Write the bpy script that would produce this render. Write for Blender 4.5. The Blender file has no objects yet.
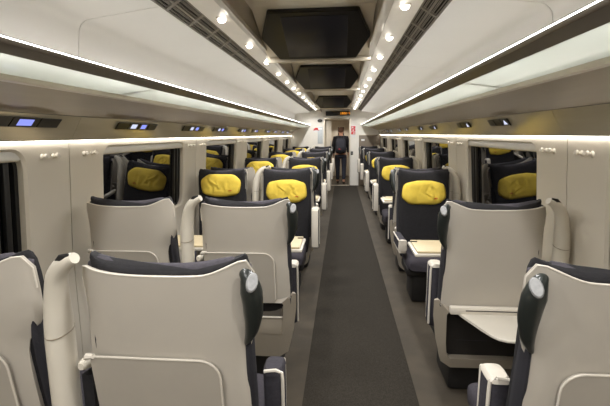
import bpy, bmesh, math, random
from mathutils import Vector, Matrix, noise
random.seed(7)
C = bpy.context.scene
COL = C.collection
# ------------------------------------------------------------------ camera
cam_d = bpy.data.cameras.new('camera')
cam_d.sensor_width = 36.0
cam_d.lens = 407.0 / 610.0 * 36.0
cam_d.clip_start = 0.02
cam = bpy.data.objects.new('camera', cam_d)
COL.objects.link(cam)
rt = Vector((0.99596, 0.08929, -0.00937)); upv = Vector((-0.00556, 0.16554, 0.98619)); fw = Vector((-0.08960, 0.98215, -0.16537))
M = Matrix((rt, upv, -fw)).transposed().to_4x4()
M.translation = Vector((0.2, 0.0, 1.54))
cam.matrix_world = M
C.camera = cam
# ------------------------------------------------------------------ world, exposure
w = bpy.data.worlds.new('night'); C.world = w; w.use_nodes = True
w.node_tree.nodes['Background'].inputs[0].default_value = (0.006, 0.007, 0.01, 1)
w.node_tree.nodes['Background'].inputs[1].default_value = 1.0
C.view_settings.view_transform = 'Standard'
C.view_settings.look = 'None'
C.view_settings.exposure = 0.1
C.view_settings.gamma = 1.0
C.view_settings.use_curve_mapping = False
DOWN_W = 26.0        # each downlight
LED_W = 13.0        # rack-lip LED strip, emission strength
WASH_W = 14.0        # wall-wash LED strip
# downlights: lamps on both ceiling strips (their housings are built below)
LIGHT_X, LIGHT_Z, LIGHT_STEP = 0.552, 2.258, 0.77
light_ys = {-1: [2.637 + LIGHT_STEP * k for k in range(-5, 13)], 1: [2.50 + LIGHT_STEP * k for k in range(-5, 13)]}
for s in (-1, 1):
    for y in light_ys[s]:
        ld = bpy.data.lights.new('downlight_lamp', 'SPOT')
        ld.energy = DOWN_W; ld.spot_size = math.radians(164); ld.spot_blend = 0.7
        ld.shadow_soft_size = 0.03; ld.color = (1.0, 0.985, 0.965)
        lo = bpy.data.objects.new('downlight_lamp', ld); COL.objects.link(lo)
        lo.location = (s * LIGHT_X, y, LIGHT_Z - 0.055)

# ------------------------------------------------------------------ materials
def lin(c):
    return tuple(((v / 255.0) / 12.92 if v / 255.0 <= 0.04045 else ((v / 255.0 + 0.055) / 1.055) ** 2.4) for v in c)

def mat(name, rgb, rough=0.5, metal=0.0, vary=0.06, nscale=8.0, bump=0.0, bscale=200.0, spec=0.5, ribs=None, coat=0.0, stretch=None):
    m = bpy.data.materials.new(name); m.use_nodes = True
    nt = m.node_tree; p = nt.nodes['Principled BSDF']
    r, g, b = lin(rgb)
    p.inputs['Roughness'].default_value = rough; p.inputs['Metallic'].default_value = metal
    p.inputs['Specular IOR Level'].default_value = spec
    p.inputs['Coat Weight'].default_value = coat
    tc = nt.nodes.new('ShaderNodeTexCoord')
    n = nt.nodes.new('ShaderNodeTexNoise'); n.inputs['Scale'].default_value = nscale; n.inputs['Detail'].default_value = 4
    src = tc.outputs['Object']
    if stretch:
        mp = nt.nodes.new('ShaderNodeMapping'); mp.inputs['Scale'].default_value = stretch
        nt.links.new(src, mp.inputs[0]); src = mp.outputs[0]
    nt.links.new(src, n.inputs['Vector'])
    cr = nt.nodes.new('ShaderNodeValToRGB')
    k0, k1 = 1 - vary, 1 + vary
    cr.color_ramp.elements[0].position = 0.3; cr.color_ramp.elements[1].position = 0.7
    cr.color_ramp.elements[0].color = (r * k0, g * k0, b * k0, 1); cr.color_ramp.elements[1].color = (min(1, r * k1), min(1, g * k1), min(1, b * k1), 1)
    nt.links.new(n.outputs['Fac'], cr.inputs[0]); nt.links.new(cr.outputs[0], p.inputs['Base Color'])
    if bump or ribs:
        bp = nt.nodes.new('ShaderNodeBump'); bp.inputs['Strength'].default_value = bump or 0.4; bp.inputs['Distance'].default_value = 0.004
        if ribs:
            wv = nt.nodes.new('ShaderNodeTexWave'); wv.bands_direction = ribs[0]; wv.inputs['Scale'].default_value = ribs[1]
            nt.links.new(tc.outputs['Object'], wv.inputs['Vector']); nt.links.new(wv.outputs['Fac'], bp.inputs['Height'])
        else:
            n2 = nt.nodes.new('ShaderNodeTexNoise'); n2.inputs['Scale'].default_value = bscale; n2.inputs['Detail'].default_value = 3
            nt.links.new(tc.outputs['Object'], n2.inputs['Vector']); nt.links.new(n2.outputs['Fac'], bp.inputs['Height'])
        nt.links.new(bp.outputs[0], p.inputs['Normal'])
    return m

def emis(name, rgb, strength):
    m = bpy.data.materials.new(name); m.use_nodes = True
    nt = m.node_tree; nt.nodes.remove(nt.nodes['Principled BSDF'])
    e = nt.nodes.new('ShaderNodeEmission'); e.inputs[0].default_value = (*lin(rgb), 1); e.inputs[1].default_value = strength
    nt.links.new(e.outputs[0], nt.nodes['Material Output'].inputs[0])
    return m

MT = {}
MT['shell'] = mat('shell', (180, 173, 162), 0.38, vary=0.03, nscale=3, bump=0.05, bscale=700)
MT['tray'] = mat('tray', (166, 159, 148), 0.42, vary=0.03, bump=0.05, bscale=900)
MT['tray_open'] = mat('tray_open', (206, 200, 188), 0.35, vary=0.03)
MT['rim'] = mat('rim', (208, 201, 189), 0.35, vary=0.02)
MT['cream'] = mat('cream', (205, 198, 184), 0.35, vary=0.03, nscale=4)
MT['fabric'] = mat('fabric', (34, 33, 35), 0.85, vary=0.18, nscale=60, bump=0.5, bscale=500, spec=0.25)
MT['pad'] = mat('pad', (72, 69, 75), 0.85, vary=0.15, nscale=90, bump=0.5, bscale=600, spec=0.25)
MT['cushion'] = mat('cushion', (66, 63, 69), 0.9, vary=0.12, nscale=90, bump=0.4, bscale=500, spec=0.2)
MT['armcloth'] = mat('armcloth', (62, 60, 66), 0.85, vary=0.12, nscale=90, bump=0.4, bscale=500, spec=0.2)
MT['ribbed'] = mat('ribbed', (46, 45, 50), 0.8, vary=0.1, bump=0.5, ribs=('Z', 70.0), spec=0.25)
MT['yellow'] = mat('yellow', (226, 197, 78), 0.75, vary=0.10, nscale=12, bump=0.3, bscale=300, spec=0.25)
MT['logo'] = mat('logo', (196, 92, 40), 0.7)
MT['handle'] = mat('handle', (38, 42, 40), 0.32, vary=0.05)
MT['silver'] = mat('silver', (138, 138, 138), 0.5, metal=0.0, vary=0.15, nscale=70)
MT['steel'] = mat('steel', (150, 148, 142), 0.3, metal=0.9)
MT['dark'] = mat('dark', (26, 24, 23), 0.6, vary=0.1)
MT['lowershell'] = mat('lowershell', (150, 141, 127), 0.42, vary=0.04)
MT['pocket'] = mat('pocket', (104, 98, 89), 0.5, vary=0.05)
MT['wall'] = mat('wall', (206, 198, 184), 0.42, vary=0.02, nscale=2, spec=0.4)
MT['hook'] = mat('hook', (225, 218, 205), 0.3, vary=0.02)
MT['ceil'] = mat('ceil', (224, 221, 217), 0.6, vary=0.015, nscale=2)
MT['ceil_mid'] = mat('ceil_mid', (230, 222, 208), 0.55, vary=0.03, nscale=3)
MT['strip'] = mat('strip', (224, 216, 204), 0.35, vary=0.03)
MT['mould'] = mat('mould', (158, 147, 130), 0.3, metal=0.4, vary=0.05)
MT['grille'] = mat('grille', (128, 121, 112), 0.4, metal=0.3, vary=0.05)
MT['void'] = mat('void', (34, 30, 27), 0.8)
MT['fascia'] = mat('fascia', (144, 129, 102), 0.3, metal=0.25, vary=0.06, nscale=3, stretch=(6, 0.6, 6))
MT['band'] = mat('band', (196, 186, 164), 0.2, metal=0.3, vary=0.04, nscale=3, stretch=(6, 0.6, 6))
MT['lip'] = mat('lip', (104, 96, 86), 0.35, metal=0.4, vary=0.05)
MT['alu'] = mat('alu', (196, 186, 168), 0.3, metal=0.4)
MT['floor'] = mat('floor', (66, 58, 46), 0.8, vary=0.22, nscale=5, bump=0.5, bscale=260)
MT['runner'] = mat('runner', (53, 49, 43), 0.95, vary=0.4, nscale=170, bump=0.7, bscale=420, spec=0.15)
MT['wood'] = mat('wood', (196, 180, 146), 0.4, vary=0.06, nscale=14, stretch=(1, 6, 1))
MT['black'] = mat('black', (16, 16, 17), 0.35, vary=0.05)
MT['casing'] = mat('casing', (24, 21, 19), 0.3, vary=0.05)
MT['screen_off'] = mat('screen_off', (22, 22, 34), 0.35, vary=0.2, nscale=2)
MT['seal'] = mat('seal', (20, 20, 20), 0.5)
MT['rail'] = mat('rail', (60, 58, 54), 0.35, metal=0.4)
MT['blind'] = mat('blind', (214, 211, 205), 0.45, vary=0.03)
MT['red'] = mat('red', (196, 46, 52), 0.5)
MT['white'] = mat('white', (226, 226, 226), 0.45, vary=0.03)
MT['paper'] = mat('paper', (188, 194, 198), 0.5, vary=0.08, nscale=30)
MT['cabinet'] = mat('cabinet', (112, 100, 86), 0.45, vary=0.06)
MT['endwall'] = mat('endwall', (226, 222, 214), 0.45, vary=0.03)
MT['vest'] = mat('vest', (186, 176, 160), 0.35, vary=0.06)
MT['skin'] = mat('skin', (196, 146, 120), 0.55)
MT['jacket'] = mat('jacket', (30, 30, 36), 0.8, vary=0.2, nscale=30, bump=0.3, bscale=150)
MT['jeans'] = mat('jeans', (34, 37, 48), 0.85, vary=0.2, nscale=40)
MT['hair'] = mat('hair', (96, 66, 48), 0.7, vary=0.3, nscale=60)
MT['bag'] = mat('bag', (38, 38, 46), 0.75, vary=0.2, nscale=30)
MT['shoe'] = mat('shoe', (58, 46, 38), 0.6)
MT['led'] = emis('led', (255, 252, 247), LED_W)
MT['wash'] = emis('wash', (255, 248, 238), WASH_W)
MT['lens'] = emis('lens', (255, 246, 232), 9.0)
MT['scr_blue'] = emis('scr_blue', (150, 160, 255), 1.0)
MT['scr_white'] = emis('scr_white', (220, 226, 255), 0.95)
MT['scr_navy'] = emis('scr_navy', (40, 46, 110), 0.6)
MT['amber'] = emis('amber', (255, 158, 48), 1.3)
# frosted shelf glass: light from the rack above comes through
m = bpy.data.materials.new('shelf_glass'); m.use_nodes = True; nt = m.node_tree; p = nt.nodes['Principled BSDF']
p.inputs['Base Color'].default_value = (*lin((206, 210, 204)), 1); p.inputs['Roughness'].default_value = 0.12
tr = nt.nodes.new('ShaderNodeBsdfTranslucent'); tr.inputs[0].default_value = (*lin((238, 241, 236)), 1)
mx = nt.nodes.new('ShaderNodeMixShader'); mx.inputs[0].default_value = 0.55
nt.links.new(p.outputs[0], mx.inputs[1]); nt.links.new(tr.outputs[0], mx.inputs[2]); nt.links.new(mx.outputs[0], nt.nodes['Material Output'].inputs[0])
MT['shelf_glass'] = m
# dark tinted window pane at night: mirrors the carriage
m = bpy.data.materials.new('night_pane'); m.use_nodes = True; nt = m.node_tree; p = nt.nodes['Principled BSDF']
p.inputs['Base Color'].default_value = (0.004, 0.004, 0.005, 1); p.inputs['Roughness'].default_value = 0.015
p.inputs['IOR'].default_value = 1.95
MT['night_pane'] = m

# ------------------------------------------------------------------ mesh helpers
def link(name, me, m=None, parent=None, sharp=35):
    if m is not None:
        me.materials.append(MT[m] if isinstance(m, str) else m)
    for p in me.polygons: p.use_smooth = True
    me.set_sharp_from_angle(angle=math.radians(sharp))
    o = bpy.data.objects.new(name, me); COL.objects.link(o)
    if parent is not None: o.parent = parent
    return o

def obj(name, bm, m, parent=None, sharp=35):
    bmesh.ops.recalc_face_normals(bm, faces=bm.faces[:])
    me = bpy.data.meshes.new(name); bm.to_mesh(me); bm.free()
    return link(name, me, m, parent, sharp)

def B(): return bmesh.new()

def box(bm, c, s, bev=0.0, seg=2, rot=None):
    r = bmesh.ops.create_cube(bm, size=1.0)
    vs = r['verts']
    bmesh.ops.scale(bm, vec=s, verts=vs)
    if bev > 0:
        es = list({e for v in vs for e in v.link_edges})
        r2 = bmesh.ops.bevel(bm, geom=es, offset=min(bev, min(s) * 0.49), segments=seg, affect='EDGES', profile=0.5)
        vs = list({v for f in r2['faces'] for v in f.verts} | {v for v in vs if v.is_valid})
    if rot is not None: bmesh.ops.rotate(bm, cent=(0, 0, 0), matrix=rot, verts=vs)
    bmesh.ops.translate(bm, vec=c, verts=vs)
    return bm

def loft(bm, rings, caps=True):
    R = [[bm.verts.new(p) for p in r] for r in rings]
    n = len(R[0])
    for a, b in zip(R[:-1], R[1:]):
        for i in range(n):
            j = (i + 1) % n
            bm.faces.new((a[i], a[j], b[j], b[i]))
    if caps:
        bm.faces.new(R[0][::-1]); bm.faces.new(R[-1])
    return bm

def tube(bm, path, rad, n=10, refv=(0, 1, 0)):
    """elliptical sweep; rad = list of r or (ra, rb): ra across, rb along refv-ish"""
    pts = [Vector(p) for p in path]; rings = []
    for i, p in enumerate(pts):
        t = (pts[min(i + 1, len(pts) - 1)] - pts[max(i - 1, 0)]).normalized()
        rv = Vector(refv); a = t.cross(rv)
        if a.length < 1e-4: a = t.cross(Vector((1, 0, 0)))
        a.normalize(); b = a.cross(t).normalized()
        r = rad[i] if isinstance(rad, (list, tuple)) else rad
        ra, rb = r if isinstance(r, (list, tuple)) else (r, r)
        rings.append([p + a * ra * math.cos(2 * math.pi * k / n) + b * rb * math.sin(2 * math.pi * k / n) for k in range(n)])
    return loft(bm, rings)

def smooth_path(pts, rads, sub=5):
    """Catmull-Rom resample of path and radii"""
    P = [Vector(p) for p in pts]; out = []; ro = []
    R = [r if isinstance(r, (list, tuple)) else (r, r) for r in rads]
    for i in range(len(P) - 1):
        p0, p1, p2, p3 = P[max(i - 1, 0)], P[i], P[i + 1], P[min(i + 2, len(P) - 1)]
        for k in range(sub):
            t = k / sub
            out.append(0.5 * ((2 * p1) + (p2 - p0) * t + (2 * p0 - 5 * p1 + 4 * p2 - p3) * t * t + (3 * p1 - p0 - 3 * p2 + p3) * t ** 3))
            ro.append(tuple(R[i][q] * (1 - t) + R[i + 1][q] * t for q in (0, 1)))
    out.append(P[-1]); ro.append(R[-1])
    return out, ro

def sheet(bm, fn, nu, nv, off):
    """thin closed solid from fn(u,v); off = (fn giving the offset vector) or vector"""
    A = [[Vector(fn(i / nu, j / nv)) for i in range(nu + 1)] for j in range(nv + 1)]
    o = Vector(off)
    a = [[bm.verts.new(p) for p in row] for row in A]
    b = [[bm.verts.new(p + o) for p in row] for row in A]
    for j in range(nv):
        for i in range(nu):
            bm.faces.new((a[j][i], a[j][i + 1], a[j + 1][i + 1], a[j + 1][i]))
            bm.faces.new((b[j][i], b[j + 1][i], b[j + 1][i + 1], b[j][i + 1]))
    for j in range(nv):
        for i in (0, nu):
            bm.faces.new((a[j][i], a[j + 1][i], b[j + 1][i], b[j][i]))
    for i in range(nu):
        for j in (0, nv):
            bm.faces.new((a[j][i], a[j][i + 1], b[j][i + 1], b[j][i]))
    return bm

def prism(bm, pts, off):
    """polygon pts (3D, planar) extruded by off"""
    o = Vector(off)
    a = [bm.verts.new(p) for p in pts]; b = [bm.verts.new(Vector(p) + o) for p in pts]
    bm.faces.new(a); bm.faces.new(b[::-1])
    for i in range(len(a)):
        j = (i + 1) % len(a)
        bm.faces.new((a[i], b[i], b[j], a[j]))
    return bm

def rrect(w0, w1, h0, h1, r, n=5):
    """rounded rectangle points counter-clockwise; r = one radius or (bl, br, tr, tl)"""
    if not isinstance(r, (list, tuple)): r = (r,) * 4
    out = []
    for (cx, cy, a0, q) in ((w0, h0, 180, 0), (w1, h0, 270, 1), (w1, h1, 0, 2), (w0, h1, 90, 3)):
        rr = r[q]
        ox = cx + rr * (1 if cx == w0 else -1); oy = cy + rr * (1 if cy == h0 else -1)
        for k in range(n + 1):
            a = math.radians(a0 + 90 * k / n)
            out.append((ox + rr * math.cos(a), oy + rr * math.sin(a)))
    return out

def extr(bm, prof, y0, y1, thick=(0, 0, 0.006)):
    """profile [(x,z)] swept along Y as a thin closed solid"""
    n = len(prof) - 1
    def fn(u, v):
        i = int(round(u * n)); return (prof[i][0], y0 + (y1 - y0) * v, prof[i][1])
    return sheet(bm, fn, n, 1, thick)

def tag(o, label, cat, group=None):
    o['label'] = label; o['category'] = cat
    if group: o['group'] = group
    return o

def thing(name, label, cat, loc=(0, 0, 0), rz=0.0, group=None):
    o = bpy.data.objects.new(name, None); COL.objects.link(o)
    o.empty_display_size = 0.1
    o.location = loc; o.rotation_euler = (0, 0, rz)
    return tag(o, label, cat, group)

def struct(o):
    o['kind'] = 'structure'; return o

def dup(root, loc, rz, label, group=None):
    r = root.copy(); COL.objects.link(r); r.location = loc; r.rotation_euler = (0, 0, rz)
    r['label'] = label
    if group: r['group'] = group
    for ch in list(root.children):
        c = ch.copy(); COL.objects.link(c); c.parent = r
        for g in list(ch.children):
            d = g.copy(); COL.objects.link(d); d.parent = c
    return r

ORD = ['first', 'second', 'third', 'fourth', 'fifth', 'sixth', 'seventh', 'eighth', 'ninth', 'tenth', 'eleventh', 'twelfth', 'thirteenth', 'fourteenth', 'fifteenth', 'sixteenth', 'seventeenth', 'eighteenth', 'nineteenth', 'twentieth']
def sd(s): return 'left' if s < 0 else 'right'

# ------------------------------------------------------------------ room shell
Y0, Y1 = -1.9, 12.45
BAY = 2.05
JOINTS = [Y0] + [2.2 + BAY * k for k in range(-1, 5)] + [Y1]     # panel joints at the pillars
WX = 1.35
bm = B(); box(bm, (0, (Y0 + 15.6) / 2, -0.03), (3.1, 15.6 - Y0, 0.06)); struct(obj('floor', bm, 'floor'))
# aisle runner
rn = [bm_ for bm_ in [B()]][0]
box(rn, (0.315, (Y0 + 12.3) / 2, 0.004), (0.67, 12.3 - Y0 - 0.02, 0.008), 0.003)
tag(obj('carpet_runner', rn, 'runner'), 'dark grey flecked carpet runner along the aisle floor', 'carpet')

def lean(o, side):
    for v in o.data.vertices:
        v.co.x += side * (0.075 * (1.5 - max(v.co.z, 0.8)) - 0.010)
    return o

def wall_panel(side, ya, yb, window, parent):
    """wall panel between two joints, with a rounded opening for the window"""
    bm = B(); g = 0.004; x = side * WX; t = side * 0.02
    ya += g; yb -= g; zt = 1.515
    if window is None:
        prism(bm, [(x, ya, 0), (x, yb, 0), (x, yb, zt), (x, ya, zt)], (t, 0, 0))
        return lean(obj('wall_panel', bm, 'wall', parent), side)
    wa, wb = window; n = 6
    inner = rrect(wa, wb, 0.86, 1.485, 0.09, n)
    m_ = len(inner)
    outer = []
    # outer loop: four corners, each repeated so counts match
    for k, (cy, cz) in enumerate(((ya, 0), (yb, 0), (yb, zt), (ya, zt))):
        for q in range(n + 1): outer.append((cy, cz, q))
    # spread side points along the edges by projecting the inner points
    def proj(p, k):
        y, z = p
        return [(ya if y < (wa + wb) / 2 else yb, z), (y, 0 if z < 1.1 else zt)][k]
    ov = []
    for k, p in enumerate(inner):
        c = k // (n + 1); q = k % (n + 1)
        cy, cz = ((ya, 0), (yb, 0), (yb, zt), (ya, zt))[c]
        first_side = (c in (0, 2))      # first half of arc projects sideways for corners 0 and 2
        if q == n // 2: ov.append((cy, cz))
        elif (q < n // 2) == first_side: ov.append(proj(p, 0))
        else: ov.append(proj(p, 1))
    vi = [bm.verts.new((x, p[0], p[1])) for p in inner]
    vo = [bm.verts.new((x, p[0], p[1])) for p in ov]
    vr = [bm.verts.new((x + side * 0.012, p[0] + 0.012 * (1 if p[0] < (wa + wb) / 2 else -1), p[1] + 0.010 * (1 if p[1] < 1.1 else -1))) for p in inner]
    vd = [bm.verts.new((x + side * 0.06, v.co.y, v.co.z)) for v in vr]
    for i in range(m_):
        j = (i + 1) % m_
        bm.faces.new((vo[i], vo[j], vi[j], vi[i]))
        bm.faces.new((vi[i], vi[j], vr[j], vr[i]))
        bm.faces.new((vr[i], vr[j], vd[j], vd[i]))
    # outer returns into the joints
    vb = [bm.verts.new((x + t, v.co.y, v.co.z)) for v in vo]
    for i in range(m_):
        j = (i + 1) % m_
        bm.faces.new((vo[i], vb[i], vb[j], vo[j]))
    return lean(obj('wall_panel', bm, 'wall', parent, 30), side)

wn = 0
for side in (-1, 1):
    nm = 'wall_left' if side < 0 else 'wall_right'
    bm = B(); box(bm, (side * (WX + 0.17), (Y0 + Y1) / 2, 0.9), (0.03, Y1 - Y0, 1.8))
    W = struct(obj(nm, bm, 'seal'))
    for k in range(len(JOINTS) - 1):
        ya, yb = JOINTS[k], JOINTS[k + 1]
        if k == 0:
            win = None
        else:
            wa = 2.53 + BAY * (k - 2); win = (wa, min(wa + 1.40, yb - 0.1))
        wall_panel(side, ya, yb, win, W)
        if win:
            wn += 1
            wa, wb = win; x = side * (WX + 0.056)
            pts = rrect(wa + 0.01, wb - 0.01, 0.87, 1.476, 0.085, 6)
            ins = rrect(wa + 0.035, wb - 0.035, 0.895, 1.452, 0.065, 6)
            bm = B()
            a = [bm.verts.new((x - side * 0.014, p[0], p[1])) for p in pts]; b = [bm.verts.new((x - side * 0.014, p[0], p[1])) for p in ins]
            c = [bm.verts.new((x + side * 0.012, p[0], p[1])) for p in ins]
            for i in range(len(a)):
                j = (i + 1) % len(a)
                bm.faces.new((a[i], a[j], b[j], b[i])); bm.faces.new((b[i], b[j], c[j], c[i]))
            wi = struct(obj('window_%d' % wn, bm, 'seal'))
            bm = B(); prism(bm, [(x + side * 0.006, p[0], p[1]) for p in ins], (side * 0.006, 0, 0)); obj('pane', bm, 'night_pane', wi)
            bm = B(); box(bm, (x - side * 0.030, (wa + wb) / 2, 1.452), (0.03, wb - wa - 0.04, 0.046), 0.008)
            bl = obj('roller_blind', bm, 'blind', wi)
            bm = B(); box(bm, (x - side * 0.026, (wa + wb) / 2, 1.429), (0.026, wb - wa - 0.05, 0.010), 0.003); obj('blind_bar', bm, 'alu', bl)
            for yy, wd in ((wb - 0.085, 0.035), (wb - 0.150, 0.018)):
                bm = B(); box(bm, (x - side * 0.008, yy, 1.15), (0.022, wd, 0.55), 0.004); obj('blind_rail', bm, 'rail' if wd < 0.03 else 'seal', wi)
            for o_ in [wi] + list(wi.children) + list(bl.children): lean(o_, side)
bm = B(); box(bm, (0, Y0 - 0.03, 1.15), (3.1, 0.06, 2.5)); struct(obj('wall_near', bm, 'endwall'))

# ceiling: centre, strips, side panels
ceil = bpy.data.objects.new('ceiling', None); COL.objects.link(ceil); struct(ceil)
bm = B(); box(bm, (0, (Y0 + Y1) / 2, 2.40), (0.94, Y1 - Y0, 0.02)); obj('centre_panel', bm, 'ceil_mid', ceil)
bm = B(); box(bm, (0, (Y0 + Y1) / 2, 2.52), (2.9, Y1 - Y0, 0.04)); obj('roof_skin', bm, 'dark', ceil)
for s in (-1, 1):
    bm = B(); extr(bm, [(s * 0.425, 2.398), (s * 0.418, 2.25), (s * 0.40, 2.215), (s * 0.405, 2.206), (s * 0.43, 2.208), (s * 0.472, 2.238)], Y0, Y1, (0, 0, 0.012)); obj('moulding', bm, 'mould', ceil)
    bm = B(); extr(bm, [(s * 0.474, 2.240), (s * 0.50, 2.250), (s * 0.60, 2.268), (s * 0.652, 2.274)], Y0, Y1, (0, 0, 0.012)); obj('light_strip', bm, 'strip', ceil)
    for k in range(len(JOINTS) - 1):
        ya, yb = JOINTS[k] + 0.003, JOINTS[k + 1] - 0.003
        prof = [(0.757, 2.210), (0.86, 2.198), (0.977, 2.183), (1.10, 2.168), (1.147, 2.162), (1.178, 2.153), (1.20, 2.136), (1.214, 2.108), (1.226, 2.02), (1.236, 1.93), (1.246, 1.80)]
        bm = B(); extr(bm, [(s * a, b) for a, b in prof], ya, yb, (s * 0.010, 0, 0.010)); obj('ceiling_panel', bm, 'ceil', ceil)

# air grilles
for s in (-1, 1):
    g = thing('air_grille', 'long slotted grey air grille in the ceiling beside the %s-hand row of downlights' % sd(s), 'air vent', (s * 0.705, (Y0 + Y1) / 2, 2.245))
    g_len = Y1 - Y0 - 0.02
    ang = math.atan2(2.212 - 2.276, 0.755 - 0.655) * s       # tilt across the grille
    rot = Matrix.Rotation(-ang, 3, 'Y') if False else Matrix.Rotation(-math.atan2(-0.064, 0.10) * s, 3, 'Y')
    W_ = 0.118
    def gp(u, h): 
        v = rot @ Vector((u * s, 0, h)); return v
    bm = B(); box(bm, gp(0, 0.022), (W_, g_len, 0.004), rot=rot); obj('backing', bm, 'void', g)
    for u, wd in ((-0.055, 0.010), (0.055, 0.010), (0.0, 0.014)):
        bm = B(); box(bm, gp(u, 0.0), (wd, g_len, 0.012), rot=rot); obj('slat', bm, 'grille', g)
    for u in (-0.040, -0.032, -0.015, 0.015, 0.023, 0.040):
        bm = B(); box(bm, gp(u, 0.004), (0.0045, g_len, 0.012), rot=rot); obj('slat', bm, 'grille', g)
    me = None
    n = int(g_len / 0.33)
    for k in range(n):
        y = -g_len / 2 + 0.2 + 0.33 * k
        if me is None:
            bm = B(); box(bm, gp(0, 0.001), (W_ - 0.004, 0.028, 0.012), rot=rot); o = obj('crossbar', bm, 'grille', g); me = o.data
        else:
            o = bpy.data.objects.new('crossbar', me); COL.objects.link(o); o.parent = g
        o.location = (0, y, 0)

# downlights
proto = None
for s in (-1, 1):
    near = [y for y in light_ys[s] if y > 0.2]
    for y in light_ys[s]:
        vis = [q for q in light_ys[s] if q > 2.2]
        lab = ('%s lit downlight seen from the near end of the %s ceiling strip' % (ORD[vis.index(y)], sd(s))) if y in vis else '%s-strip downlight overhead, %s one before the visible row begins' % (sd(s), ORD[len([q for q in light_ys[s] if y <= q < 2.2]) - 1])
        if proto is None:
            proto = thing('downlight', lab, 'ceiling light', (s * LIGHT_X, y, LIGHT_Z), 0, 'round downlights along the ceiling strips')
            bm = B()
            loft(bm, [[(r * math.cos(a), r * math.sin(a), z) for a in [2 * math.pi * k / 20 for k in range(20)]] for r, z in ((0.026, 0.0), (0.030, -0.003), (0.033, 0.0), (0.033, 0.012), (0.026, 0.012), (0.026, 0.0))], caps=False)
            obj('bezel', bm, 'alu', proto)
            bm = B(); loft(bm, [[(r * math.cos(a), r * math.sin(a), z) for a in [2 * math.pi * k / 16 for k in range(16)]] for r, z in ((0.026, -0.002), (0.025, -0.010), (0.020, -0.018), (0.012, -0.023), (0.005, -0.025))]); obj('lens', bm, 'lens', proto, 80)
        else:
            dup(proto, (s * LIGHT_X, y, LIGHT_Z), 0, lab)

# ceiling monitors on sloping wedges
def monitor(yc, lab):
    t = thing('ceiling_monitor', lab, 'monitor', (0, yc, 2.26), 0, 'black ceiling monitors')
    a = math.atan2(0.205, 0.56); rot = Matrix.Rotation(-a, 3, 'X')
    def P(x, v, h): return rot @ Vector((x, v, h))
    L = 0.298
    hexp = [(-0.31, -L), (0.31, -L), (0.405, 0.0), (0.31, L), (-0.31, L), (-0.405, 0.0)]
    # wedge that carries it
    bm = B(); prism(bm, [P(x, v, 0.022) for x, v in ((-0.415, -L - 0.10), (0.415, -L - 0.10), (0.415, L + 0.02), (-0.415, L + 0.02))], P(0, 0, 0.02)); obj('backing_panel', bm, 'ceil_mid', t)
    bm = B(); prism(bm, [P(x, v, -0.012) for x, v in hexp], P(0, 0, 0.032))
    bmesh.ops.bevel(bm, geom=bm.edges[:], offset=0.006, segments=2, affect='EDGES'); cs = obj('casing', bm, 'casing', t)
    bm = B(); box(bm, P(0.005, 0.0, -0.013), (0.46, 2 * L - 0.09, 0.006), 0.002, rot=rot); obj('screen', bm, 'screen_off', t)
    e = P(0, L + 0.012, 0)
    bm = B(); box(bm, (0, e.y + 0.012, e.z - 0.012), (0.86, 0.030, 0.034), 0.008); obj('lower_bar', bm, 'alu', t)
    bm = B(); prism(bm, [(-0.415, e.y + 0.025, e.z), (0.415, e.y + 0.025, e.z), (0.415, e.y + 0.025, 2.39 - 2.26), (-0.415, e.y + 0.025, 2.39 - 2.26)], (0, 0.01, 0)); obj('rear_panel', bm, 'ceil_mid', t)
monitor(3.17, 'nearest black hexagonal ceiling monitor, dark navy screen switched off')
monitor(5.42, 'second black hexagonal ceiling monitor, just beyond the nearest one')
monitor(9.45, 'farthest black hexagonal ceiling monitor, close to the end door')

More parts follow.
